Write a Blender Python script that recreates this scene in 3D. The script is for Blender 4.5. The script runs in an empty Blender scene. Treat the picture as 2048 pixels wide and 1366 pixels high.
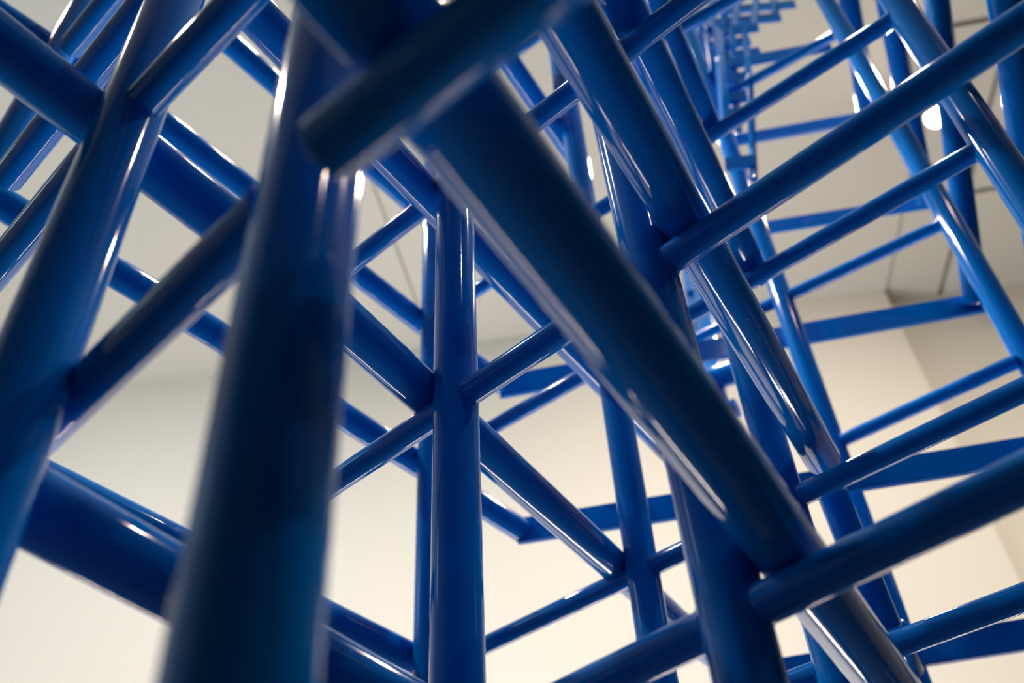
import bpy, bmesh, math, random
from mathutils import Vector, Matrix

random.seed(7)
scene = bpy.context.scene
col = scene.collection

# ------------------------------------------------------------------ camera
cam_data = bpy.data.cameras.new('camera')
cam = bpy.data.objects.new('camera', cam_data)
col.objects.link(cam)
CAM_ROT = [[0.997536, 0.070151, 0.0], [0.046655, -0.663426, -0.746786], [-0.052388, 0.744946, -0.665064]]
cam.matrix_world = Matrix.Translation((0, 0, 1.5)) @ Matrix(CAM_ROT).to_4x4()
cam_data.sensor_width = 36.0
cam_data.lens = 1790.0 * 36.0 / 2048.0
cam_data.clip_start = 0.02
cam_data.clip_end = 60
cam_data.dof.use_dof = True
cam_data.dof.focus_distance = 0.97
cam_data.dof.aperture_fstop = 3.6
cam_data.dof.aperture_blades = 9
scene.camera = cam

# ------------------------------------------------------------------ world, lamps, exposure
world = bpy.data.worlds.new('world'); scene.world = world
world.use_nodes = True
bg = world.node_tree.nodes['Background']
bg.inputs['Color'].default_value = (0.22, 0.78, 1.0, 1)
bg.inputs['Strength'].default_value = 0.03

scene.view_settings.view_transform = 'Standard'
scene.view_settings.look = 'None'
scene.view_settings.gamma = 1.0
scene.view_settings.use_curve_mapping = False
scene.view_settings.exposure = 0.22

def spot(name, loc, target, watts, angle, blend, colr, radius=0.06):
    d = bpy.data.lights.new(name, 'SPOT')
    d.energy = watts; d.spot_size = math.radians(angle); d.spot_blend = blend
    d.color = colr; d.shadow_soft_size = radius
    o = bpy.data.objects.new(name, d); col.objects.link(o)
    o.location = loc
    o.rotation_euler = (Vector(target) - Vector(loc)).to_track_quat('-Z', 'Y').to_euler()
    return o

WARM = (1.0, 0.80, 0.58)
SOFT = (1.0, 0.90, 0.78)
# the spot seen through the frames
LAMP = Vector((2.904, 3.569, 6.4))
spot('spot_beam', LAMP + Vector((-0.05, -0.06, -0.09)), (0.25, 0.9, 1.9), 500, 60, 0.6, WARM, 0.05)
# its neighbours on the same ceiling, outside the frame or behind the tubes
for loc, w in (((-3.1, 1.0, 6.4), 400), ((-2.6, 2.7, 6.4), 420), ((0.85, 1.1, 6.4), 170), ((-0.4, 1.8, 6.4), 280),
               ((3.3, 0.7, 6.4), 190), ((2.5, -2.2, 6.4), 60), ((1.0, 3.7, 6.4), 420)):
    spot('spot_beam', loc, (0.1, 0.9, 2.2), w, 50, 0.6, SOFT, 0.06)
# wall washers
for wx, wp, wc in ((-3.6, 440, (1.0, 0.95, 0.90)), (-0.9, 190, (1.0, 0.94, 0.86)), (1.75, 550, (1.0, 0.86, 0.69)), (5.4, 140, (1.0, 0.82, 0.60))):
    spot('wall_washer', (wx, 1.4, 6.45), (wx + 0.1, 5.6, 2.2), wp, 110, 1.0, wc, 0.08)
# added fill strip, unseen, lifts the wall foot and tube undersides
fd = bpy.data.lights.new('low_fill_strip', 'AREA'); fd.shape = 'RECTANGLE'
fd.size = 6.5; fd.size_y = 0.14; fd.energy = 215; fd.color = (1.0, 0.94, 0.88)
fo = bpy.data.objects.new('low_fill_strip', fd); col.objects.link(fo)
fo.location = (-0.6, 4.7, 0.18); fo.rotation_euler = (math.radians(180), 0, math.radians(-4.7))
# invented fill spots out of view, standing in for bounce onto the ceiling
spot('ceiling_fill', (-5.0, 0.8, 4.6), (-1.6, 3.4, 6.6), 95, 150, 1.0, (0.45, 0.85, 1.0), 0.3)
spot('ceiling_fill', (5.6, 0.8, 4.6), (3.0, 3.6, 6.6), 70, 150, 1.0, (1.0, 0.68, 0.36), 0.3)

# ------------------------------------------------------------------ materials
def mat(name):
    m = bpy.data.materials.new(name); m.use_nodes = True
    nt = m.node_tree
    return m, nt, nt.nodes['Principled BSDF']

def paint_material():
    m, nt, b = mat('blue_gloss_paint')
    geo = nt.nodes.new('ShaderNodeTexCoord')
    n1 = nt.nodes.new('ShaderNodeTexNoise'); n1.inputs['Scale'].default_value = 9.0; n1.inputs['Detail'].default_value = 3
    nt.links.new(geo.outputs['Object'], n1.inputs['Vector'])
    ramp = nt.nodes.new('ShaderNodeValToRGB')
    ramp.color_ramp.elements[0].position = 0.3; ramp.color_ramp.elements[0].color = (0.0003, 0.150, 0.56, 1)
    ramp.color_ramp.elements[1].position = 0.7; ramp.color_ramp.elements[1].color = (0.0003, 0.165, 0.60, 1)
    nt.links.new(n1.outputs['Fac'], ramp.inputs['Fac'])
    nt.links.new(ramp.outputs['Color'], b.inputs['Base Color'])
    b.inputs['Roughness'].default_value = 0.075
    b.inputs['Specular IOR Level'].default_value = 0.25
    b.inputs['Coat Weight'].default_value = 0.0
    b.inputs['Coat Roughness'].default_value = 0.03
    n2 = nt.nodes.new('ShaderNodeTexNoise'); n2.inputs['Scale'].default_value = 260.0; n2.inputs['Detail'].default_value = 2
    nt.links.new(geo.outputs['Object'], n2.inputs['Vector'])
    bump = nt.nodes.new('ShaderNodeBump'); bump.inputs['Strength'].default_value = 0.025; bump.inputs['Distance'].default_value = 0.0005
    nt.links.new(n2.outputs['Fac'], bump.inputs['Height'])
    nt.links.new(bump.outputs['Normal'], b.inputs['Normal'])
    return m

def plaster(name, c, rough=0.85):
    m, nt, b = mat(name)
    geo = nt.nodes.new('ShaderNodeTexCoord')
    n1 = nt.nodes.new('ShaderNodeTexNoise'); n1.inputs['Scale'].default_value = 1.3; n1.inputs['Detail'].default_value = 4
    nt.links.new(geo.outputs['Object'], n1.inputs['Vector'])
    mix = nt.nodes.new('ShaderNodeMix'); mix.data_type = 'RGBA'
    mix.inputs['A'].default_value = (*[v * 0.97 for v in c], 1); mix.inputs['B'].default_value = (*c, 1)
    nt.links.new(n1.outputs['Fac'], mix.inputs['Factor'])
    nt.links.new(mix.outputs['Result'], b.inputs['Base Color'])
    b.inputs['Roughness'].default_value = rough
    n2 = nt.nodes.new('ShaderNodeTexNoise'); n2.inputs['Scale'].default_value = 60; n2.inputs['Detail'].default_value = 3
    nt.links.new(geo.outputs['Object'], n2.inputs['Vector'])
    bump = nt.nodes.new('ShaderNodeBump'); bump.inputs['Strength'].default_value = 0.08; bump.inputs['Distance'].default_value = 0.002
    nt.links.new(n2.outputs['Fac'], bump.inputs['Height']); nt.links.new(bump.outputs['Normal'], b.inputs['Normal'])
    return m

PAINT = paint_material()
WALL = plaster('warm_white_plaster', (0.83, 0.80, 0.75))
CEIL = plaster('ceiling_white', (0.62, 0.605, 0.57))
GAP = plaster('dark_joint', (0.16, 0.15, 0.13))
FLOOR = plaster('dark_floor', (0.014, 0.018, 0.020), 0.6)
BLACK, _nt, _b = mat('black_lamp_metal'); _b.inputs['Base Color'].default_value = (0.55, 0.54, 0.52, 1); _b.inputs['Roughness'].default_value = 0.4
GLOW, _nt, _b = mat('lamp_lens'); _b.inputs['Base Color'].default_value = (1, 0.9, 0.75, 1)
_b.inputs['Emission Color'].default_value = (1.0, 0.86, 0.66, 1); _b.inputs['Emission Strength'].default_value = 250.0

# ------------------------------------------------------------------ mesh helpers
def link(name, bm, material, parent=None, smooth=True):
    me = bpy.data.meshes.new(name)
    bm.normal_update(); bm.to_mesh(me); bm.free()
    me.materials.append(material)
    o = bpy.data.objects.new(name, me); col.objects.link(o)
    if parent: o.parent = parent
    return o

def prism(bm, pts, z0, z1):
    """solid between z0 and z1 over a counter-clockwise outline"""
    lo = [bm.verts.new((x, y, z0)) for x, y in pts]; hi = [bm.verts.new((x, y, z1)) for x, y in pts]
    bm.faces.new(list(reversed(lo))); bm.faces.new(hi)
    n = len(pts)
    for i in range(n):
        bm.faces.new((lo[i], lo[(i + 1) % n], hi[(i + 1) % n], hi[i]))

def frame_of(d):
    d = d.normalized()
    a = Vector((0, 0, 1)) if abs(d.z) < 0.9 else Vector((1, 0, 0))
    e1 = d.cross(a).normalized(); e2 = d.cross(e1).normalized()
    return d, e1, e2

def round_bar(name, A, B, r, parent, segs=40):
    """tube with slightly eased end rims, origin at A"""
    d, e1, e2 = frame_of(B - A); L = (B - A).length
    ease = min(0.0012, r * 0.08)
    bm = bmesh.new(); rings = []
    for t, rr in ((0, r - ease), (ease, r), (L - ease, r), (L, r - ease)):
        rings.append([bm.verts.new(d * t + (e1 * math.cos(2 * math.pi * k / segs) + e2 * math.sin(2 * math.pi * k / segs)) * rr) for k in range(segs)])
    for a, b in zip(rings, rings[1:]):
        for k in range(segs):
            f = bm.faces.new((a[k], a[(k + 1) % segs], b[(k + 1) % segs], b[k])); f.smooth = True
    bm.faces.new(list(reversed(rings[0]))); bm.faces.new(rings[-1])
    bmesh.ops.recalc_face_normals(bm, faces=bm.faces)
    for e in bm.edges:
        if e.calc_face_angle(0) > math.radians(35): e.smooth = False
    o = link(name, bm, PAINT, parent); o.location = A
    return o

def strap_bar(name, A, B, w, th, parent):
    """flat rectangular bar, broad faces upright"""
    d = (B - A).normalized(); L = (B - A).length
    ref = Vector((0, 0, 1)) if abs(d.z) < 0.6 else Vector((0.75, 0.66, 0))
    up = (ref - d * d.dot(ref)).normalized(); nn = d.cross(up)
    bm = bmesh.new(); vs = []
    for t in (0, L):
        for su, sn in ((-1, -1), (1, -1), (1, 1), (-1, 1)):
            vs.append(bm.verts.new(d * t + up * (su * w / 2) + nn * (sn * th / 2)))
    for q in ((0, 1, 2, 3), (7, 6, 5, 4), (0, 4, 5, 1), (1, 5, 6, 2), (2, 6, 7, 3), (3, 7, 4, 0)):
        bm.faces.new([vs[i] for i in q])
    bmesh.ops.recalc_face_normals(bm, faces=bm.faces)
    bmesh.ops.bevel(bm, geom=list(bm.edges), offset=0.0012, segments=2, affect='EDGES')
    o = link(name, bm, PAINT, parent); o.location = A
    return o

def weld_curve(Pc, d, r, Q, v, R, side, n=36):
    """where a tube (axis Pc + t d, radius r) runs out of the tube around axis Q + s v (radius R)"""
    d, e1, e2 = frame_of(d); v = v.normalized(); out = []
    for k in range(n):
        a = 2 * math.pi * k / n
        o = Pc + (e1 * math.cos(a) + e2 * math.sin(a)) * r - Q
        dp = d - v * d.dot(v); op = o - v * o.dot(v)
        A = dp.dot(dp); B = 2 * dp.dot(op); C = op.dot(op) - R * R
        D = B * B - 4 * A * C
        if D < 0: return None
        t = (-B + side * math.sqrt(D)) / (2 * A)
        out.append(Q + o + d * t)
    return out

def bead(pts, rad, parent, name='weld_bead', sides=6):
    bm = bmesh.new(); n = len(pts); rings = []
    base = parent.location
    for i, p in enumerate(pts):
        t = (pts[(i + 1) % n] - pts[i - 1]).normalized(); _, e1, e2 = frame_of(t)
        rr = rad * (1 + 0.18 * math.sin(i * 1.9) + 0.1 * random.uniform(-1, 1))
        c = sum(pts, Vector()) / n
        out = (p - c); out = (out - t * out.dot(t)).normalized(); bi = t.cross(out)
        rings.append([bm.verts.new(p - base + (out * math.cos(2 * math.pi * k / sides) + bi * math.sin(2 * math.pi * k / sides)) * rr) for k in range(sides)])
    for i in range(n):
        a, b = rings[i], rings[(i + 1) % n]
        for k in range(sides):
            f = bm.faces.new((a[k], a[(k + 1) % sides], b[(k + 1) % sides], b[k])); f.smooth = True
    bmesh.ops.recalc_face_normals(bm, faces=bm.faces)
    return link(name, bm, PAINT, parent)

# ------------------------------------------------------------------ the room
def structure(o): o['kind'] = 'structure'; return o

bm = bmesh.new(); prism(bm, [(-7, -6), (8, -6), (8, 7), (-7, 7)], -0.2, 0.0)
structure(link('floor', bm, FLOOR))
CORNER = Vector((3.10, 5.385))
def on_a(x): return 5.646 - 0.0825 * x
bm = bmesh.new(); prism(bm, [(-6, on_a(-6)), (CORNER.x, on_a(CORNER.x)), (CORNER.x + 0.02, on_a(CORNER.x) + 0.3), (-6, on_a(-6) + 0.3)], 0, 6.62)
structure(link('wall_back', bm, WALL))
bm = bmesh.new(); prism(bm, [(CORNER.x - 0.3, 5.63), (8, 4.98), (8, 5.2), (CORNER.x - 0.3, 5.85)], 0, 6.62)
structure(link('wall_right', bm, WALL))
bm = bmesh.new(); prism(bm, [(-6.2, -6), (-6, -6), (-6, 6.3), (-6.2, 6.3)], 0, 6.62)
structure(link('wall_left', bm, WALL))

bm = bmesh.new(); prism(bm, [(-7, -6), (8, -6), (8, 7), (-7, 7)], 6.66, 6.9)
ceiling = structure(link('ceiling', bm, GAP))
# panels hung under it, in the room's own grid
ga = math.radians(7.3)
gu = Vector((math.cos(ga), -math.sin(ga))); gv = Vector((math.sin(ga), math.cos(ga)))
G0 = Vector((3.335, 3.357))
def panel(u0, u1, v0, v1, gap=0.02, drop=0.0):
    pts = []
    for u, v in ((u0 + gap, v0 + gap), (u1 - gap, v0 + gap), (u1 - gap, v1 - gap), (u0 + gap, v1 - gap)):
        p = G0 + gu * u + gv * v; pts.append((p.x, p.y))
    bm = bmesh.new(); prism(bm, pts, 6.60 - drop, 6.66)
    return link('ceiling_panel', bm, CEIL, ceiling)
vs = [-6.3, -4.85, -3.36, -1.87, -0.38, 1.07, 2.56]
for i in range(6):
    panel(0, 1.45, vs[i], vs[i + 1])
    panel(1.45, 2.9, vs[i], vs[i + 1])
    panel(2.9, 4.6, vs[i], vs[i + 1])
    panel(-0.47, 0, vs[i], vs[i + 1])
panel(-4.27, -0.47, -6.3, 2.56, 0.0, 0.015)
panel(-9.4, -4.27, -6.3, 2.56, 0.012, 0.015)

# ------------------------------------------------------------------ the blue lattice
lattice = bpy.data.objects.new('tube_lattice', None); col.objects.link(lattice)
lattice.location = (0, 0, 0)
lattice['label'] = 'tall glossy blue lattice sculpture of welded steel tubes rising through the whole view'
lattice['category'] = 'sculpture'

TUBES = [
    ('V0','upright',(-0.0632,0.7747,2.5247),(-0.0796,0.7732,0.0120),0.0250),
    ('B1','tie_bar',(-0.3409,1.0084,2.1001),(0.4304,0.3520,2.1196),0.0150),
    ('BN3','tie_bar',(-0.2694,0.9409,2.4888),(0.2698,0.5055,2.4906),0.0150),
    ('V2','upright',(0.1296,0.6033,2.8157),(0.1600,0.5960,0.0120),0.0250),
    ('C1','cross_tube',(0.0481,0.3225,2.1270),(0.4281,1.0804,2.1978),0.0250),
    ('B6','tie_bar',(-0.0149,0.7380,1.7510),(0.3298,0.4341,1.7784),0.0150),
    ('CF','cross_tube',(-0.0963,0.0802,1.8452),(0.3293,0.8411,1.7801),0.0250),
    ('C12','cross_tube',(-0.2030,0.6056,2.1380),(0.3285,1.6527,2.1603),0.0250),
    ('C34','cross_tube',(-0.2795,0.4832,2.4787),(0.3306,1.5717,2.5311),0.0250),
    ('V1','upright',(0.1782,1.2389,3.7841),(0.1630,1.2410,0.0120),0.0250),
    ('B5','tie_bar',(-0.1811,1.5390,2.1169),(0.6411,0.8414,2.1399),0.0150),
    ('B2','tie_bar',(-0.1831,1.5271,2.5442),(0.7017,0.8131,2.5362),0.0150),
    ('V4','upright',(0.3673,1.0772,3.7564),(0.3520,1.0822,0.0120),0.0250),
    ('V7','upright',(-0.1664,1.3997,3.3667),(-0.1735,1.3989,0.0120),0.0250),
    ('C5','cross_tube',(0.1439,0.5056,2.5282),(0.4242,1.0891,2.5793),0.0250),
    ('B7','tie_bar',(0.2905,1.1383,1.9010),(0.5463,0.9215,1.9091),0.0150),
    ('V5','upright',(0.6804,1.6123,4.9288),(0.6654,1.6185,0.0120),0.0250),
    ('B4','tie_bar',(0.6672,1.6202,2.5781),(0.9757,1.3677,2.5754),0.0150),
    ('B3','tie_bar',(0.4031,1.8153,3.0359),(0.9903,1.3813,2.9938),0.0150),
    ('B00','tie_bar',(0.6745,1.6154,3.8734),(0.9977,1.3987,3.8477),0.0150),
    ('VR1','upright',(1.0105,1.3665,4.2577),(0.9876,1.3831,0.0120),0.0250),
    ('VR2','upright',(0.7148,0.8023,3.2967),(0.6876,0.8256,0.0120),0.0250),
    ('B0','tie_bar',(0.3713,1.0667,2.9171),(0.7039,0.8109,2.9090),0.0150),
    ('C13','cross_tube',(0.2629,0.7232,2.9265),(0.4134,1.0475,2.9541),0.0250),
    ('C6','cross_tube',(0.4483,1.1380,2.1768),(0.4889,1.2144,2.0008),0.0220),
    ('C6b','cross_tube',(0.6040,1.4527,2.0942),(0.6528,1.5761,2.0759),0.0215),
    ('B14','tie_bar',(0.3477,1.0887,3.3307),(0.6001,0.9336,3.3076),0.0150),
    ('C10','cross_tube',(-0.5003,1.0877,2.5372),(-0.0059,1.6590,2.4469),0.0250),
    ('C9','cross_tube',(-0.6354,0.9214,2.9426),(-0.0305,1.6334,2.8207),0.0250),
    ('C8','cross_tube',(-0.6285,0.9399,2.1707),(-0.1815,1.4570,2.0948),0.0250),
    ('Ce','cross_tube',(-0.5899,0.9640,3.3098),(-0.1803,1.4569,3.2213),0.0250),
    ('B15','tie_bar',(-0.1710,1.4022,2.8271),(0.2415,1.0789,2.8208),0.0150),
    ('S4','flat_bar',(-0.0162,1.6599,2.4467),(1.0074,1.4248,2.4129),0.0225),
    ('S3','flat_bar',(-0.0419,1.6539,2.8306),(1.2474,1.7370,3.0681),0.0250),
    ('S5','flat_bar',(0.3895,1.6453,2.1044),(0.9028,1.5177,2.1036),0.0210),
    ('S2','flat_bar',(0.8191,1.9422,3.6371),(1.3409,1.8473,3.6045),0.0205),
    ('S1','flat_bar',(0.8237,1.8992,4.0533),(1.2753,1.8206,4.0274),0.0210),
    ('E1','cross_tube',(1.1383,1.1419,3.6460),(1.2003,1.7150,3.0477),0.0300),
    ('E2','cross_tube',(1.1709,1.3201,4.0022),(1.2863,1.8088,3.5588),0.0310),
    ('E3','cross_tube',(1.1617,1.4391,4.2446),(1.2240,1.7680,3.9504),0.0320),
    ('E4','cross_tube',(0.7813,0.6859,2.7747),(1.0052,1.3945,2.4000),0.0250),
    ('VN','upright',(-0.0989,0.2744,2.4921),(-0.0819,0.2801,0.0120),0.0250),
    ('VL','upright',(-0.2998,0.4079,2.5083),(-0.2867,0.4173,0.0120),0.0250),
    ('CL1','cross_tube',(-0.4120,0.3432,2.1842),(-0.2019,0.6024,2.1346),0.0250),
    ('BL','tie_bar',(-0.2971,0.4086,2.1388),(-0.1468,0.2897,2.1402),0.0150),
    ('BN','tie_bar',(-0.4647,0.5982,1.8616),(-0.1204,0.2983,1.8710),0.0150),
    ('BT','tie_bar',(-0.0683,0.2133,1.7993),(0.0452,0.1288,1.7975),0.0150),
    ('C7','cross_tube',(-0.3320,0.4409,1.8174),(-0.0483,0.7910,1.7444),0.0250),
    ('VLL','upright',(-0.7570,0.8097,3.6263),(-0.7830,0.7844,0.0120),0.0250),
    ('Ba','tie_bar',(-0.6931,0.7480,2.8788),(-0.5525,0.6334,2.8811),0.0190),
    ('Bb','tie_bar',(-0.6276,0.6845,2.4467),(-0.2931,0.4009,2.4530),0.0190),
    ('Bc','tie_bar',(-0.6564,0.7527,2.2969),(-0.3871,0.5202,2.3026),0.0190),
    ('C9a','cross_tube',(-0.9051,0.7243,3.0456),(-0.6684,0.9693,3.0176),0.0250),
    ('C10a','cross_tube',(-0.7615,0.7952,2.5777),(-0.5003,1.0877,2.5372),0.0250),
    ('C11','cross_tube',(0.0041,1.0145,3.2920),(0.1976,1.3798,3.3039),0.0250),
    ('B12','tie_bar',(-0.0085,1.4905,3.9544),(0.1921,1.3550,3.9448),0.0150),
    ('V9','upright',(0.1629,1.0976,3.9746),(0.1534,1.0988,3.1846),0.0250),
    ('F0','flat_bar',(0.8845,1.7594,4.6848),(1.1665,1.7448,4.6712),0.0180),
    ('F1','flat_bar',(0.7920,1.7209,4.5295),(1.0650,1.7064,4.5158),0.0180),
    ('F2','flat_bar',(0.7399,1.6771,4.3803),(0.9407,1.6574,4.3724),0.0180),
    ('F3','flat_bar',(0.7127,1.6717,4.2871),(0.8901,1.6533,4.2777),0.0180),
    ('F4','flat_bar',(0.6786,1.6109,4.0576),(1.0890,1.5698,4.0737),0.0180),
    ('F5','flat_bar',(0.6596,1.6080,3.9617),(0.8062,1.5848,3.9576),0.0180),
    ('F6','flat_bar',(0.6479,1.5693,3.8066),(0.7719,1.5488,3.7996),0.0180),
    ('F7','flat_bar',(0.6894,1.6651,4.1953),(0.9021,1.6441,4.1888),0.0180),
    ('F8','flat_bar',(0.6587,1.5589,3.7191),(0.7599,1.5423,3.7077),0.0180),
    ('F9','flat_bar',(0.5969,1.4899,3.3996),(0.6741,1.4742,3.3872),0.0180),
    ('F10','flat_bar',(0.7410,1.7620,4.3842),(0.8723,1.7431,4.3754),0.0180),
    ('F11','flat_bar',(0.7145,1.7364,4.2144),(0.8316,1.7172,4.2060),0.0180),
    ('F12','flat_bar',(0.6953,1.7378,4.1137),(0.8436,1.7177,4.1061),0.0180),
    ('F13','flat_bar',(0.8538,1.8652,4.8637),(1.0520,1.8483,4.8527),0.0180),
    ('G0','flat_bar',(0.8988,1.6680,4.3905),(0.7886,1.5567,3.9201),0.0073),
    ('G1','flat_bar',(0.7917,1.5568,3.9199),(0.6523,1.4777,3.3141),0.0073),
    ('G2','flat_bar',(0.8524,1.6706,4.3876),(0.6910,1.5490,3.6310),0.0095),
    ('G3','flat_bar',(0.7880,1.6336,4.3299),(0.6408,1.4984,3.5885),0.0140),
    ('G4','flat_bar',(0.7453,1.6431,4.3192),(0.6919,1.5883,3.9838),0.0112),
    ('G5','flat_bar',(1.1764,1.8336,4.9984),(1.0547,1.7185,4.5323),0.0140),
    ('G6','flat_bar',(1.1146,1.8307,5.0017),(0.9306,1.6695,4.3888),0.0112),
    ('G7','flat_bar',(1.0322,1.8269,5.0060),(0.8647,1.6711,4.3870),0.0140),
    ('G8','flat_bar',(0.9292,1.8221,5.0114),(0.7818,1.6673,4.3913),0.0140),
    ('G9','flat_bar',(0.7710,1.7101,4.5417),(0.6517,1.6329,3.8345),0.0140),
    ('G10','flat_bar',(0.9807,1.8245,5.0087),(0.8431,1.7041,4.4492),0.0140),
    ('G11','flat_bar',(0.8413,1.7040,4.4493),(0.7688,1.6497,4.0140),0.0084),
    ('H0','upright',(0.7677,2.5594,4.0391),(0.5868,2.1211,3.0276),0.0325),
    ('H1','upright',(0.7710,2.6714,4.2140),(0.6051,2.2413,3.1934),0.0325),
    ('H2','upright',(0.8572,2.7376,4.2901),(0.7511,2.4221,3.7422),0.0250),
    ('K0','tie_bar',(0.6974,2.5251,3.9272),(0.8357,2.4574,3.9281),0.0200),
    ('K1','tie_bar',(0.5439,2.1682,3.2003),(0.6645,2.1098,3.1908),0.0350),
    ('K2','tie_bar',(0.5411,2.2045,3.0843),(0.6523,2.1398,3.0819),0.0300),
]
BARS = {}
for key, kind, a, b, r in TUBES:
    A, B = Vector(a), Vector(b)
    if kind == 'flat_bar':
        o = strap_bar('flat_bar', A, B, r * 2.5, 0.014, lattice)
        o['label'] = 'flat rectangular blue bar with sharp straight edges'
    else:
        o = round_bar(kind, A, B, r, lattice)
    BARS[key] = (o, A, B, r)

# weld beads where the thin ties run into the uprights
WELDS = [('B1', 'V0'), ('BN3', 'V0'), ('B1', 'V2'), ('B6', 'V2'), ('B5', 'V1'), ('B2', 'V1'), ('B5', 'V4'), ('B2', 'V4'), ('B7', 'V4'),
         ('B4', 'V5'), ('B3', 'V5'), ('B3', 'VR1'), ('B4', 'VR1'), ('B2', 'VR2'), ('B0', 'VR2'), ('B2', 'V7'), ('B5', 'V7'), ('BL', 'VL'), ('BN', 'VN'),
         ('Ba', 'VLL'), ('Bb', 'VLL')]
for tk, uk in WELDS:
    o, A, B, r = BARS[tk]; _, P, Q, R = BARS[uk]
    d = (B - A); v = (Q - P)
    for side in (-1, 1):
        pts = weld_curve(A, d, r, P, v, R, side)
        if not pts: continue
        t = (sum(pts, Vector()) / len(pts) - A).dot(d.normalized())
        if -0.01 < t < d.length + 0.01:
            bead(pts, 0.0013, o)

# ------------------------------------------------------------------ the ceiling spot
def lathe(bm, prof, A, d, segs=24):
    d, e1, e2 = frame_of(d); rings = []
    for t, r in prof:
        rings.append([bm.verts.new(A + d * t + (e1 * math.cos(2 * math.pi * k / segs) + e2 * math.sin(2 * math.pi * k / segs)) * r) for k in range(segs)])
    for a, b in zip(rings, rings[1:]):
        for k in range(segs):
            f = bm.faces.new((a[k], a[(k + 1) % segs], b[(k + 1) % segs], b[k])); f.smooth = True
    bm.faces.new(list(reversed(rings[0]))); bm.faces.new(rings[-1])
    bmesh.ops.recalc_face_normals(bm, faces=bm.faces)
lamp = bpy.data.objects.new('ceiling_spotlight', None); col.objects.link(lamp)
lamp.location = (LAMP.x, LAMP.y, 6.60)
lamp['label'] = 'small lit ceiling spotlight glaring between the blue tubes below the pale ceiling'
lamp['category'] = 'lamp'
o0 = Vector((LAMP.x, LAMP.y, 6.60))
bm = bmesh.new(); lathe(bm, [(0, 0.05), (0.02, 0.05), (0.022, 0.012), (0.12, 0.012)], Vector(), Vector((0, 0, -1)))
link('stem', bm, BLACK, lamp)
aim = (Vector((0.1, 0.5, 1.7)) - LAMP).normalized()
bm = bmesh.new(); lathe(bm, [(-0.10, 0.035), (-0.095, 0.045), (0.05, 0.072), (0.055, 0.070), (0.05, 0.064), (0.03, 0.062)], LAMP - o0, aim)
link('lamp_head', bm, BLACK, lamp)
bm = bmesh.new(); lathe(bm, [(0.032, 0.060), (0.042, 0.040)], LAMP - o0, aim)
link('lens', bm, GLOW, lamp)
